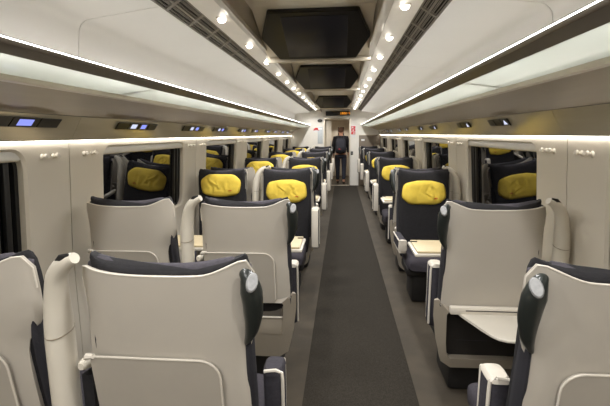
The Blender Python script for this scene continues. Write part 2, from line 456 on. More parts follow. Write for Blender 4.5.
# ------------------------------------------------------------------ luggage racks, fascia, display bands
tn = 0
for s in (-1, 1):
    r = thing('luggage_rack', 'long overhead luggage rack with frosted glass shelf along the %s wall' % sd(s), 'luggage rack', (s * 1.0, 0, 1.76))
    ox = s * 1.0
    def ex(prof, y0, y1, th): 
        bm = B(); extr(bm, [(s * a - ox, b - 1.76) for a, b in prof], y0, y1, th); return bm
    obj('front_lip', ex([(0.758, 1.816), (0.764, 1.806), (0.786, 1.797), (0.813, 1.789)], Y0, Y1 - 0.03, (0, 0, 0.012)), 'lip', r)
    obj('led_strip', ex([(0.7579, 1.8209), (0.766, 1.8195), (0.778, 1.8185)], Y0, Y1 - 0.03, (0, 0, 0.004)), 'led', r)
    for k in range(len(JOINTS) - 1):
        obj('shelf_pane', ex([(0.812, 1.790), (0.90, 1.779), (1.005, 1.7635)], JOINTS[k] + 0.002, JOINTS[k + 1] - (0.002 if k < len(JOINTS) - 2 else 0.03), (0, 0, 0.008)), 'shelf_glass', r)
    obj('rear_trim', ex([(1.000, 1.765), (0.998, 1.752), (0.999, 1.744), (1.02, 1.740)], Y0, Y1 - 0.03, (s * 0.004, 0, 0.008)), 'alu', r)
    for k in range(1, len(JOINTS) - 1):
        obj('bracket', ex([(0.80, 1.806), (1.0, 1.778), (1.235, 1.778)], JOINTS[k] - 0.02, JOINTS[k] + 0.02, (0, 0, 0.006)), 'alu', r)
    tn += 1
    bm = B(); extr(bm, [(s * 1.01, 1.743), (s * 1.08, 1.722), (s * 1.18, 1.685), (s * 1.25, 1.653)], Y0, Y1, (0, 0, 0.008)); struct(obj('trim_%d' % tn, bm, 'fascia'))
    tn += 1
    tr_ = bpy.data.objects.new('trim_%d' % tn, None); COL.objects.link(tr_); struct(tr_)
    for k in range(len(JOINTS) - 1):
        bm = B(); extr(bm, [(s * 1.25, 1.651), (s * 1.278, 1.60), (s * 1.322, 1.522)], JOINTS[k] + 0.001, JOINTS[k + 1] - 0.001, (s * 0.008, 0, 0)); obj('band_panel', bm, 'band', tr_)
    tn += 1
    bm = B(); extr(bm, [(s * 1.324, 1.5165), (s * 1.336, 1.5165)], Y0, Y1, (0, 0, 0.004)); struct(obj('trim_%d' % tn, bm, 'wash'))

# seat number displays on the bands
def seat_display(s, yc, segs, lab):
    t = thing('seat_display', lab, 'display', (s * 1.264, yc, 1.612), 0, 'seat reservation displays above the windows')
    d = Vector((s * 0.028, 0, -0.051)).normalized()          # down the band
    n_ = Vector((-s * 0.051, 0, -0.028)).normalized()        # out of the band
    h = 0.024; sk = 0.018
    tot = sum(w_ for w_, _ in segs); y = -tot / 2
    for w_, kind in segs:
        a, b = y + 0.005, y + w_ - 0.005
        q = [Vector((0, a, 0)) + d * h, Vector((0, b, 0)) + d * h, Vector((0, b + sk, 0)) - d * h, Vector((0, a + sk, 0)) - d * h]
        bm = B(); prism(bm, [p + n_ * 0.002 for p in q], n_ * 0.006); hs = obj('housing', bm, 'black', t)
        if kind:
            c = sum(q, Vector()) / 4
            q2 = [c + Vector(((p - c).x * 0.66, (p - c).y * 0.56, (p - c).z * 0.66)) for p in q]
            if kind == 'tri': q2 = [q2[0], q2[1], (q2[2] + q2[3]) / 2]
            bm = B(); prism(bm, [p + n_ * 0.0082 for p in q2], n_ * 0.001); obj('screen', bm, {'b': 'scr_blue', 'w': 'scr_white', 'n': 'scr_navy', 'tri': 'scr_white'}[kind], hs)
        y += w_
segL = [(0.15, None), (0.14, 'w'), (0.14, 'n'), (0.14, None)]
for i, yc in enumerate([1.785, 2.85, 3.98, 4.88, 6.03, 6.93, 8.08, 8.98, 10.13, 11.03]):
    seat_display(-1, yc, [(0.15, None), (0.17, 'b'), (0.15, None)] if i == 0 else [(0.15, None), (0.14, 'w'), (0.14, 'b'), (0.14, None)], '%s dark seat display with glowing blue screen from the near end, above left windows' % ORD[i])
for i, yc in enumerate([2.92, 3.73, 4.97, 5.78, 7.02, 7.83, 9.07, 9.88]):
    seat_display(1, yc, [(0.12, 'tri'), (0.12, None), (0.12, None)], '%s small black seat display with white triangle, above right windows' % ORD[i])

# coat hooks
hook0 = None
for s in (-1, 1):
    for k in range(0, 5):
        for q, dy in enumerate((-0.215, -0.13, 0.13, 0.215)):
            y = 2.2 + BAY * k + dy
            lab = '%s white coat hook at the %s pillar along the %s wall' % (ORD[q], ORD[k], sd(s))
            loc = (s * (WX - 0.006), y, 1.44)
            if hook0 is None or hook0['s'] != s:
                hook0 = thing('coat_hook', lab, 'coat hook', loc, 0, 'pairs of white coat hooks on the wall panels'); hook0['s'] = s
                bm = B(); tube(bm, [(0, 0, 0), (-s * 0.008, 0, 0)], [0.015, 0.012], 12); obj('rose', bm, 'hook', hook0)
                bm = B(); tube(bm, [(-s * 0.006, 0, 0), (-s * 0.018, 0, 0.001), (-s * 0.026, 0, 0.003), (-s * 0.034, 0, 0.006)], [0.008, 0.008, 0.015, 0.011], 10); obj('peg', bm, 'hook', hook0)
            else:
                dup(hook0, loc, 0, lab)

# ------------------------------------------------------------------ seats
HW = 0.262
def smooth01(t):
    t = max(0.0, min(1.0, t)); return t * t * (3 - 2 * t)
def yrear(z): return (1.16 - z) * 0.13
def wing(u, z): return 0.055 * abs(u) ** 5 * (0.35 + 0.65 * smooth01((z - 0.75) / 0.35))

def pillow_bm(seed):
    bm = B(); nu = 44; rings = []
    W2, H2, T2 = 0.209, 0.116, 0.044
    rnd = random.Random(int(seed * 100))
    creases = []
    for q in range(7):
        a = rnd.uniform(0.8, 2.3); c0 = (rnd.uniform(-0.13, 0.13), rnd.uniform(-0.05, 0.05))
        creases.append((c0, (math.cos(a), math.sin(a)), rnd.uniform(0.04, 0.11), rnd.uniform(0.007, 0.013), rnd.uniform(0.005, 0.010)))
    prof = [(0.06 + 0.94 * j / 13, 1) for j in range(14)] + [(r, -1) for r in (0.97, 0.8, 0.5, 0.1)]
    for r, sg in prof:
        ring = []
        for i in range(nu):
            ph = 2 * math.pi * i / nu; c, s_ = math.cos(ph), math.sin(ph)
            ux = math.copysign(abs(c) ** 0.62, c); uz = math.copysign(abs(s_) ** 0.72, s_)
            x = W2 * ux * r; z = H2 * uz * r
            y = sg * T2 * (1 - min(r, 1.0) ** 3.2) ** 0.55 * (1.0 if sg > 0 else 0.5)
            if sg > 0:
                y += 0.012 * noise.noise(Vector((x * 11 + seed * 3.1, z * 11, seed))) * (1 - r ** 6)
                for (cx, cz), (dx, dz), ln, wd, dp in creases:
                    al = (x - cx) * dx + (z - cz) * dz; ac = -(x - cx) * dz + (z - cz) * dx + 0.012 * math.sin(al * 30)
                    y += dp * math.exp(-(al / ln) ** 2) * (0.8 * math.exp(-((ac - wd * 1.6) / wd) ** 2) - 1.3 * math.exp(-(ac / wd) ** 2)) * (1 - r ** 5)
                pl = math.exp(-((x - 0.02 * math.sin(seed * 3)) / 0.09) ** 2) * max(0.0, -z / H2) * (1 - r ** 8)
                y += 0.006 * math.sin(x * 190 + seed) * pl
            edge = 0.003 * math.sin(ph * 7 + seed * 2) * r
            ring.append((x + ux * edge, y, z + uz * edge))
        rings.append(ring)
    loft(bm, rings)
    return bm
PILLOWS = []
for q in range(4):
    bm = pillow_bm(1.3 + 1.7 * q); bmesh.ops.recalc_face_normals(bm, faces=bm.faces[:])
    me = bpy.data.meshes.new('headrest_pillow'); bm.to_mesh(me); bm.free(); me.materials.append(MT['yellow'])
    for p_ in me.polygons: p_.use_smooth = True
    PILLOWS.append(me)

def make_seat(s, aisle, tray_open=False):
    """seat facing +Y; s = side of the aisle (+1 / -1 on X)"""
    t = thing('train_seat', 'train seat', 'seat')
    # rear shell
    def edge(u, z):
        x = u * HW
        nar = (0.022 if aisle else 0.055) * smooth01((1.0 - z) / 0.12) * smooth01((u * s - 0.2) / 0.8)
        return x - s * nar
    def ztop(u):
        a = abs(u); z = 1.150 + 0.024 * a ** 2.5
        z += 0.026 * smooth01((u * s - 0.45) / 0.5)
        if a > 0.90: z -= 0.05 * ((a - 0.90) / 0.10) ** 2
        return z
    def fn(u, v):
        uu = u * 2 - 1; uu = math.copysign(abs(uu) ** 0.8, uu); zt = ztop(uu); z = zt + (0.595 - zt) * v
        return (edge(uu, z), yrear(z) + wing(uu, z), z)
    bm = B(); sheet(bm, fn, 24, 16, (0, 0.014, 0)); sh = obj('shell', bm, 'shell', t, 50)
    path = [fn(0.0, v) for v in (0.12, 0.05)] + [fn(i / 24, 0) for i in range(25)] + [fn(1.0, v) for v in (0.05, 0.12)]
    path = [(p[0], p[1] + 0.001, p[2]) for p in path]
    bm = B(); tube(bm, path, 0.0030, 6); obj('shell_highlight', bm, 'rim', sh)  # paler tube paints the highlight along the shell's top edge
    # padded back
    rings = []
    for z, wd, f0, f1 in ((0.36, 0.215, 0.075, 0.13), (0.41, 0.226, 0.055, 0.150), (0.47, 0.232, 0.045, 0.155), (0.58, 0.236, 0.03, 0.150), (0.72, 0.238, 0.016, 0.140), (0.86, 0.240, 0.016, 0.125), (1.0, 0.240, 0.016, 0.115), (1.09, 0.240, 0.016, 0.105), (1.125, 0.240, 0.012, 0.098), (1.148, 0.238, 0.012, 0.086), (1.160, 0.234, 0.022, 0.070)):
        ring = []
        for k in range(36):
            a = 2 * math.pi * k / 36; c, q = math.cos(a), math.sin(a)
            ux = math.copysign(abs(c) ** 0.45, c); uy = math.copysign(abs(q) ** 0.45, q)
            x = wd * ux; yb = yrear(z) + f0; yf = yrear(z) + f1
            y = (yb + yf) / 2 + (yf - yb) / 2 * uy
            y += wing(x / HW, z) * 0.9
            up_ = smooth01((z - 1.0) / 0.15)
            zz = z + up_ * (0.042 * abs(x / 0.24) ** 2.5)
            ring.append((x, y, zz))
        rings.append(ring)
    bm = B(); loft(bm, rings); obj('backrest', bm, 'ribbed' if False else 'fabric', t, 60)
    # soft roll along the top
    path = []; rad = []
    for i in range(21):
        u = -1 + i / 10; a = abs(u)
        path.append((u * 0.248, yrear(1.15) + 0.046 + wing(u * 0.93, 1.15) * 0.9, 1.147 + 0.038 * a ** 2.4 - 0.030 * smooth01((a - 0.78) / 0.22))); k_ = 1 - 0.55 * smooth01((a - 0.75) / 0.25); rad.append((0.030 * k_, 0.022 * k_))
    bm = B(); tube(bm, path, rad, 10); obj('headrest_roll', bm, 'pad', t, 60)
    # ribbed flanks of the back pad
    for q in (-1, 1):
        pth = [(q * 0.236, yrear(z) + 0.055, z) for z in (0.50, 0.6, 0.72, 0.84, 0.93, 0.99)]
        bm = B(); tube(bm, pth, [(0.010, 0.028), (0.013, 0.036), (0.014, 0.038), (0.014, 0.038), (0.012, 0.034), (0.006, 0.02)], 10); obj('side_bolster', bm, 'ribbed', t, 60)
    # yellow pillow
    p = bpy.data.objects.new('headrest_pillow', PILLOWS[0]); COL.objects.link(p); p.parent = t
    p.location = (0, yrear(1.035) + 0.135, 1.035); p.rotation_euler = (math.radians(7), 0, 0)
    bm = B()
    for a0, b0 in ((0, 0), (0.011, 0.004), (0.022, -0.001)):
        tube(bm, [(-0.125 + a0, 0.040, -0.056 + b0), (-0.118 + a0, 0.042, -0.050 + b0), (-0.115 + a0, 0.040, -0.060 + b0)], 0.0040, 5)
    obj('logo_mark', bm, 'logo', p)
    # seat cushion, base
    rings = []
    for y, z0, z1, wd in ((0.15, 0.36, 0.45, 0.195), (0.17, 0.34, 0.465, 0.206), (0.30, 0.33, 0.462, 0.208), (0.54, 0.33, 0.475, 0.212), (0.63, 0.335, 0.468, 0.210), (0.67, 0.355, 0.440, 0.198)):
        rings.append([(wd * math.copysign(abs(math.cos(a)) ** 0.4, math.cos(a)), y, (z0 + z1) / 2 + (z1 - z0) / 2 * math.copysign(abs(math.sin(a)) ** 0.5, math.sin(a))) for a in [2 * math.pi * k / 28 for k in range(28)]])
    bm = B(); loft(bm, rings); obj('seat_cushion', bm, 'cushion', t, 60)
    bm = B(); box(bm, (0, 0.37, 0.30), (0.40, 0.36, 0.07), 0.015); box(bm, (0, 0.36, 0.14), (0.30, 0.30, 0.28), 0.03); obj('pedestal', bm, 'dark', t)
    # lower housing with the open pocket
    n = 6
    outl = [(-s * 0.245, 0.24), (-s * 0.20, 0.20), (s * 0.16, 0.20), (s * 0.215, 0.235), (s * 0.250, 0.38), (s * 0.268, 0.52), (s * 0.270, 0.615), (s * 0.250, 0.625), (-s * 0.240, 0.600), (-s * 0.252, 0.585)]
    ap = [(-s * 0.215, 0.385), (-s * 0.20, 0.375), (s * 0.16, 0.375), (s * 0.180, 0.39), (s * 0.190, 0.44), (s * 0.198, 0.53), (s * 0.200, 0.565), (s * 0.190, 0.575), (-s * 0.210, 0.572), (-s * 0.218, 0.56)]
    if tray_open: ap = [(x * 1.04, 0.262 + (z - 0.375) * 1.52) for x, z in ap]     # the tray's empty compartment
    def YB(z): return 0.062 + (0.6 - z) * 0.16
    bm = B()
    a = [bm.verts.new((x, YB(z) + 0.06 * abs(x / 0.27) ** 6, z)) for x, z in outl]; b = [bm.verts.new((x, YB(z), z)) for x, z in ap]
    a2 = [bm.verts.new((x * 0.97, YB(z) + 0.075 + 0.02 * (0.6 - z), z)) for x, z in outl]; b2 = [bm.verts.new((x, YB(z) + 0.055, z)) for x, z in ap]
    for i in range(len(a)):
        j = (i + 1) % len(a)
        bm.faces.new((a[i], a[j], b[j], b[i])); bm.faces.new((b[i], b[j], b2[j], b2[i])); bm.faces.new((a[i], a2[i], a2[j], a[j]))
    bm.faces.new(b2); bm.faces.new(a2)
    ls = obj('lower_housing', bm, 'lowershell', t, 30)
    bm = B(); box(bm, (-s * 0.01, YB(0.475) + 0.050, 0.475), (0.375, 0.006, 0.185), 0.002) if not tray_open else prism(bm, [(x * 0.99, YB(z) + 0.050, z) for x, z in ap], (0, 0.003, 0)); obj('pocket_back', bm, 'void' if tray_open else 'pocket', ls)  # open tray: near-black panel paints the shade inside the recess
    if not tray_open:
        bm = B(); box(bm, (-s * 0.01, YB(0.42) + 0.012, 0.418), (0.40, 0.012, 0.112), 0.004); pf = obj('pocket_front', bm, 'lowershell', ls)
        bm = B(); box(bm, (-s * 0.01, YB(0.475) + 0.012, 0.475), (0.40, 0.018, 0.008), 0.003); obj('pocket_lip', bm, 'rim', ls)
    # tray
    x0, x1 = (-s * 0.243, s * 0.158)
    if not tray_open:
        pts = rrect(-0.243, 0.158, 0.575, 0.885, (0.012, 0.025, 0.06, 0.02), 6)
        P3 = [(px * s, yrear(pz) - 0.012, pz) for px, pz in pts]
        bm = B(); prism(bm, P3, (0, 0.010, 0))
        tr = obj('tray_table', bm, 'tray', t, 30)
        path = [p_ for p_, (px, pz) in zip(P3, pts) if pz > 0.87 or px > 0.15]
        pp = sorted([(px, pz) for px, pz in pts if pz > 0.80 and px > -0.24], key=lambda q: (q[0], -q[1]))
        pp = [(-0.243, 0.884)] + [q for q in pp] + [(0.158, 0.70), (0.158, 0.60)]
        bm = B(); tube(bm, [(px * s, yrear(pz) - 0.012, pz) for px, pz in pp], 0.0036, 6); obj('tray_edge', bm, 'rim', tr)
        bm = B(); tube(bm, [(-s * 0.228, 0.02, 0.888), (-s * 0.25, 0.025, 0.884), (-s * 0.262, 0.035, 0.874)], [0.008, 0.011, 0.009], 8); obj('tray_hinge', bm, 'rim', tr)
    else:
        pts = [(-s * 0.20, 0.05), (s * 0.155, 0.05)] + [(s * (0.155 - 0.012 * k), 0.05 - 0.03 * k) for k in range(1, 7)]
        pts += [(s * 0.060, -0.185), (s * 0.035, -0.215), (s * 0.0, -0.232), (-s * 0.20, -0.245), (-s * 0.235, -0.235), (-s * 0.245, -0.20), (-s * 0.245, 0.03)]
        bm = B(); prism(bm, [(px, py, 0.552 + 0.03 * (py + 0.2)) for px, py in pts], (0, 0, 0.013))
        bmesh.ops.bevel(bm, geom=bm.edges[:], offset=0.003, segments=1, affect='EDGES')
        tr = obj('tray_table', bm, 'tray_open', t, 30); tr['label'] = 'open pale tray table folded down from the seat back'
        bm = B(); box(bm, (-s * 0.02, 0.052, 0.588), (0.44, 0.036, 0.044), 0.008); obj('tray_hinge', bm, 'rim', tr)
        bm = B(); box(bm, (-s * 0.05, 0.034, 0.592), (0.34, 0.004, 0.005)); obj('tray_slot', bm, 'dark', tr)
    # inner armrest
    ix = -s * 0.283
    if aisle:
        bm = B(); tube(bm, [(ix, 0.035, 0.842), (ix, 0.05, 0.842), (ix, 0.15, 0.815), (ix, 0.40, 0.775), (ix, 0.44, 0.765)], [(0.010, 0.012), (0.017, 0.018), (0.022, 0.022), (0.024, 0.022), (0.012, 0.012)], 10, (0, 0, 1)); ar = obj('inner_armrest', bm, 'cream', t)
        bm = B(); prism(bm, [(ix - 0.018, y, z) for y, z in ((0.06, 0.45), (0.40, 0.45), (0.42, 0.75), (0.06, 0.80))], (0.036, 0, 0)); obj('armrest_panel', bm, 'fabric', ar)
    # aisle armrest: fabric slab with pale outer frame
    axx = s * 0.228
    if aisle:
        # folded up: an upright slab with a pale front and rim
        def sec(z, k=1.0): 
            sh_ = 0.03 * (z - 0.4)
            return [(axx + 0.037 * k * math.copysign(abs(math.cos(q)) ** 0.5, math.cos(q)), 0.315 - sh_ + 0.055 * k * math.copysign(abs(math.sin(q)) ** 0.5, math.sin(q)), z) for q in [2 * math.pi * j / 20 for j in range(20)]]
        bm = B(); loft(bm, [sec(0.39, 0.75), sec(0.40, 0.95), sec(0.45), sec(0.60), sec(0.755), sec(0.772, 0.93), sec(0.779, 0.75)]); ar = obj('aisle_armrest', bm, 'armcloth', t, 50)
        pth = [(axx + s * 0.036, 0.262, 0.41), (axx + s * 0.037, 0.257, 0.60), (axx + s * 0.037, 0.252, 0.75), (axx + s * 0.034, 0.256, 0.775), (axx + s * 0.012, 0.256, 0.784), (axx - s * 0.030, 0.256, 0.778)]
        bm = B(); tube(bm, pth, 0.0065, 6, (1, 0, 0.3)); obj('armrest_trim', bm, 'rim', ar)
        bm = B(); loft(bm, [[(x, y, 0.766) for x, y, z in sec(0.766, 1.04)], [(x, y, 0.778) for x, y, z in sec(0.778, 0.98)], [(x, y, 0.786) for x, y, z in sec(0.786, 0.78)]]); obj('armrest_cap', bm, 'rim', ar)
        bm = B(); box(bm, (axx, 0.364, 0.585), (0.066, 0.020, 0.37), 0.008); obj('armrest_front', bm, 'rim', ar)
        ar.location = (0, 0, -0.035)
    if aisle:
        # grab handle with its silver number disc
        hp, hr = smooth_path([(s * 0.246, -0.004, 1.172), (s * 0.262, -0.016, 1.160), (s * 0.270, -0.012, 1.12), (s * 0.268, 0.012, 1.05), (s * 0.256, 0.034, 0.98), (s * 0.236, 0.050, 0.935)],
                             [(0.012, 0.012), (0.022, 0.022), (0.031, 0.029), (0.028, 0.028), (0.018, 0.022), (0.006, 0.010)], 4)
        bm = B(); tube(bm, hp, hr, 14); h = obj('grab_handle', bm, 'handle', t, 60); 
        nrm = Vector((s * 0.35, -0.80, 0.55)).normalized()
        c = Vector((s * 0.268, -0.014, 1.138)) + nrm * 0.032
        a_ = nrm.cross(Vector((0, 0, 1))).normalized(); b_ = a_.cross(nrm).normalized()
        tilt = s * 0.35
        e1 = a_ * math.cos(tilt) + b_ * math.sin(tilt); e2 = -a_ * math.sin(tilt) + b_ * math.cos(tilt)
        if e2.z < 0: e2 = -e2
        bm = B(); loft(bm, [[c + e1 * rx * math.cos(q) + e2 * rz_ * math.sin(q) + nrm * hh for q in [2 * math.pi * k / 18 for k in range(18)]] for rx, rz_, hh in ((0.015, 0.026, -0.012), (0.016, 0.027, 0.002), (0.013, 0.023, 0.006))]); dsc = obj('number_disc', bm, 'silver', h); dsc['label'] = 'silver oval number disc'
        # curved side post on the other side
        pp, pr = smooth_path([(-s * 0.345, 0.06, 0.02), (-s * 0.350, 0.05, 0.55), (-s * 0.346, 0.045, 0.90), (-s * 0.340, 0.040, 1.00), (-s * 0.330, 0.03, 1.07), (-s * 0.310, 0.014, 1.140), (-s * 0.274, 0.0, 1.184), (-s * 0.234, -0.008, 1.204)],
                             [(0.036, 0.050), (0.036, 0.050), (0.036, 0.050), (0.036, 0.046), (0.034, 0.038), (0.029, 0.031), (0.025, 0.025), (0.016, 0.017)], 5)
        bm = B(); tube(bm, pp, pr, 14); ps = obj('side_post', bm, 'cream', t, 60)
        bm = B(); tube(bm, [(-s * 0.3425, 0.0425, 0.955), (-s * 0.3425, 0.042, 0.958)], [(0.0366, 0.050), (0.0366, 0.050)], 14); obj('seam_ring', bm, 'mould', ps)
        bm = B(); tube(bm, [(-s * 0.292, -0.010, 1.190), (-s * 0.270, -0.018, 1.206), (-s * 0.244, -0.018, 1.216)], [(0.003, 0.006), (0.007, 0.010), (0.003, 0.005)], 8, (0, 0, 1)); obj('tip_inset', bm, 'dark', ps)
    return t

protos = {}
PARK = []
def seat(s, aisle, loc, rz, label, group, pil, tray_open=False):
    key = (s, aisle, tray_open)
    if key not in protos:
        r = make_seat(*key); protos[key] = r
        r.location = loc; r.rotation_euler = (0, 0, rz); r['label'] = label; r['group'] = group
    else:
        r = dup(protos[key], loc, rz, label, group)
    for c in r.children:
        if c.name.startswith('headrest_pillow'):
            c.data = PILLOWS[pil % 4]
            if group == G1: c.location.z = 0.975
    return r
XW, XA, XR = -1.015, -0.335, 0.992
G1 = 'near seats seen from behind'; G2 = 'seats with yellow headrest pillows facing the camera'; G3 = 'seats facing away beyond the first bay'
PI = math.pi
# near unidirectional rows, facing away
seat(1, True, (-0.314, 1.05, 0), 0, 'large grey seat back in the left foreground with handle and silver disc', G1, 0)
seat(1, False, (XW + 0.02, 1.05, 0), 0, 'grey window seat cut by the left picture edge, seen from behind', G1, 1)
seat(1, True, (XA, 2.15, 0), 0, 'grey aisle seat back, second row on the left, before the yellow pillows', G1, 2)
seat(1, False, (XW, 2.15, 0), 0, 'grey window seat back in the second row on the left, under the window', G1, 3)
seat(-1, True, (0.968, 1.06, 0), 0, 'grey seat back cut by the lower right corner, with black handle', G1, 1)
seat(-1, True, (XR, 2.11, 0), 0, 'grey seat back on the right with its pale tray table folded open', G1, 2, True)
NEAR_ARM = [c for c in protos[(1, True, False)].children if c.name.startswith('aisle_armrest')][0]
q = 0
for k in range(5):
    yl = 4.22 + BAY * k; yr = 4.14 + BAY * k
    yl = min(yl, 12.38); yr = min(yr, 12.26)
    o_ = ORD[k]
    seat(-1, True, (XA - 0.025, yl, 0), PI, 'left aisle seat with yellow pillow facing the camera, %s facing row' % o_, G2, [0, 2, 3, 1, 2][k])
    seat(-1, False, (XW - 0.025, yl, 0), PI, 'left window seat with yellow pillow facing the camera, %s facing row' % o_, G2, [1, 3, 0, 2, 1][k])
    seat(1, True, (XR, yr, 0), PI, 'right-hand single seat with yellow pillow facing the camera, %s facing row' % o_, G2, [2, 0, 1, 3, 0][k])
    if k < 4:
        seat(1, True, (XA, yl + 0.13, 0), 0, 'left aisle seat facing away, back to back with the %s facing row' % o_, G3, k)
        seat(1, False, (XW, yl + 0.13, 0), 0, 'left window seat facing away, back to back with the %s facing row' % o_, G3, k + 1)
        seat(-1, True, (XR, yr + 0.13, 0), 0, 'right-hand single seat facing away, back to back with the %s facing row' % o_, G3, k + 2)

for c_ in NEAR_ARM.children:
    if c_.name.startswith('armrest_cap'):
        c_.data = c_.data.copy(); c_.data.materials[0] = MT['armcloth']
NEAR_ARM.location = (0.045, 0.0, -0.065)      # this seat's armrest stands a little further out

for o_ in list(bpy.data.objects):
    if o_.get('group') == G2:
        for c_ in o_.children:
            if c_.name.startswith('aisle_armrest'):
                c_.location = ((0.075 if sum(v.co.x for v in c_.data.vertices) > 0 else -0.075), 0, 0.05)
    if o_.get('label', '').startswith('right-hand single seat with yellow pillow facing the camera, first'):
        for c_ in o_.children:
            if c_.name.startswith('aisle_armrest'):      # this armrest is swung down to the horizontal
                c_.rotation_euler = (math.radians(-90), 0, 0); c_.location = (0.02, -0.20, 0.86)
for key_, dz_ in (((-1, True, False), -0.065), ((-1, True, True), -0.005)):
    for c_ in protos[key_].children:
        if c_.name.startswith('aisle_armrest'): c_.location.z = dz_
# tables in the facing bays
def table(s, xa, xb, yc, lab):
    t = thing('bay_table', lab, 'table', ((xa + xb) / 2, yc, 0), 0, 'pale tables between facing seats')
    hw = abs(xb - xa) / 2
    bm = B(); box(bm, (0, 0, 0.705), (2 * hw, 0.335, 0.024), 0.008); top = obj('table_top', bm, 'tray_open', t)
    bm = B(); box(bm, (0, 0.004, 0.7255), (2 * hw - 0.035, 0.315, 0.016), 0.005); lf = obj('folded_leaf', bm, 'wood', t)
    bm = B(); box(bm, (-s * (hw - 0.035), 0.10, 0.736), (0.05, 0.014, 0.008), 0.003); obj('leaf_latch', bm, 'black', lf)
    bm = B(); box(bm, (s * 0.18, 0, 0.345), (0.06, 0.12, 0.69), 0.015); obj('leg', bm, 'lowershell', t)
    bm = B(); box(bm, (s * 0.18, 0, 0.012), (0.14, 0.24, 0.024), 0.008); obj('foot', bm, 'steel', t)
for k in range(5):
    o_ = ORD[k]
    table(-1, -1.335, -0.085, 3.01 + BAY * k + (0.22 if k else 0), '%s pale table between facing seats on the left of the aisle' % o_)
    table(1, 0.71, 1.335, 2.95 + BAY * k + (0.20 if k else 0), '%s pale table between facing seats on the right of the aisle' % o_)

# ------------------------------------------------------------------ far end
YE = 12.45
DX0, DX1, DZ = -0.32, 0.425, 1.99
bm = B()
t_ = 0.05
for x0, x1, z0, z1 in ((-1.52, DX0, 0, 2.5), (DX1, 1.52, 0, 2.5), (DX0, DX1, DZ, 2.5)):
    box(bm, ((x0 + x1) / 2, YE + t_ / 2, (z0 + z1) / 2), (x1 - x0, t_, z1 - z0))
struct(obj('wall_far', bm, 'endwall'))
# door: frame, leaf slid half open, sill
bm = B()
for x0, x1, z0, z1 in ((DX0 - 0.02, DX0 + 0.012, 0, DZ + 0.02), (DX1 - 0.012, DX1 + 0.02, 0, DZ + 0.02), (DX0 - 0.02, DX1 + 0.02, DZ - 0.01, DZ + 0.03)):
    box(bm, ((x0 + x1) / 2, YE + 0.015, (z0 + z1) / 2), (x1 - x0, 0.09, z1 - z0), 0.004)
dr = struct(obj('door_1', bm, 'alu'))
bm = B(); box(bm, (DX0 + 0.10, YE + 0.075, 0.98), (0.20, 0.035, 1.94), 0.006); lf = obj('door_leaf', bm, 'vest', dr)
bm = B(); box(bm, (DX0 + 0.185, YE + 0.052, 1.05), (0.02, 0.02, 0.6), 0.006); obj('door_pull', bm, 'silver', lf)
bm = B(); box(bm, ((DX0 + DX1) / 2, YE - 0.04, 0.008), (DX1 - DX0 + 0.02, 0.10, 0.014), 0.004); obj('door_sill', bm, 'alu', dr)
# vestibule beyond
bm = B(); box(bm, (-0.62, 13.9, 1.1), (0.06, 2.78, 2.2)); struct(obj('wall_vestibule_left', bm, 'vest'))
bm = B(); box(bm, (0.78, 13.9, 1.1), (0.06, 2.78, 2.2)); struct(obj('wall_vestibule_right', bm, 'vest'))
bm = B(); box(bm, (0.08, 13.9, 2.2), (1.46, 2.78, 0.06)); struct(obj('ceiling_vestibule', bm, 'ceil_mid'))
bm = B(); box(bm, (0.08, 15.32, 1.1), (1.46, 0.06, 2.2)); wv = struct(obj('wall_vestibule_far', bm, 'vest'))
bm = B()
box(bm, (0.10, 15.27, 1.0), (0.70, 0.03, 1.96), 0.006)
d2 = struct(obj('door_2', bm, 'vest'))
bm = B(); box(bm, (0.16, 15.25, 1.35), (0.22, 0.012, 0.9), 0.003); obj('door_pane', bm, 'night_pane', d2)
bm = B(); tube(bm, [(-0.14, 15.23, 0.8), (-0.14, 15.23, 1.3)], 0.014, 8); obj('door_pull', bm, 'silver', d2)
# vestibule lamps
vl = thing('vestibule_light', 'lit round ceiling lamp in the passage beyond the end door', 'ceiling light', (0.10, 13.9, 2.165))
bm = B(); tube(bm, [(0, 0, 0.004), (0, 0, -0.018)], [0.09, 0.085], 20, (1, 0, 0)); obj('rim', bm, 'alu', vl)
bm = B(); tube(bm, [(0, 0, -0.016), (0, 0, -0.022)], [0.07, 0.065], 20, (1, 0, 0)); obj('lens', bm, 'lens', vl)
ld = bpy.data.lights.new('vestibule_lamp', 'SPOT'); ld.energy = 60; ld.spot_size = math.radians(150); ld.color = (1, .94, .85); ld.shadow_soft_size = 0.05
lo = bpy.data.objects.new('vestibule_lamp', ld); COL.objects.link(lo); lo.location = (0.10, 13.9, 2.10)

# destination display above the door
t = thing('information_display', 'black information display with amber lettering above the end door', 'display', (0.075, YE - 0.05, 2.10))
bm = B(); box(bm, (0, 0, 0.055), (0.72, 0.09, 0.13), 0.008); obj('housing', bm, 'black', t)
def amber_glyphs(parent, x, z, txt):
    F = {'1': '010110010010111', '0': '111101101101111', '2': '111001111100111', '8': '111101111101111', ':': '000010000010000', '4': '101101111001001'}
    bm = B(); px = 0.0125
    for ch in txt:
        for i, v in enumerate(F[ch]):
            if v == '1': box(bm, (x + (i % 3) * px, -0.046, z + (4 - i // 3) * px), (px * 0.85, 0.003, px * 0.85))
        x += px * 4
    return obj('amber_characters', bm, 'amber', parent)
amber_glyphs(t, 0.075, 0.03, '1802:4')
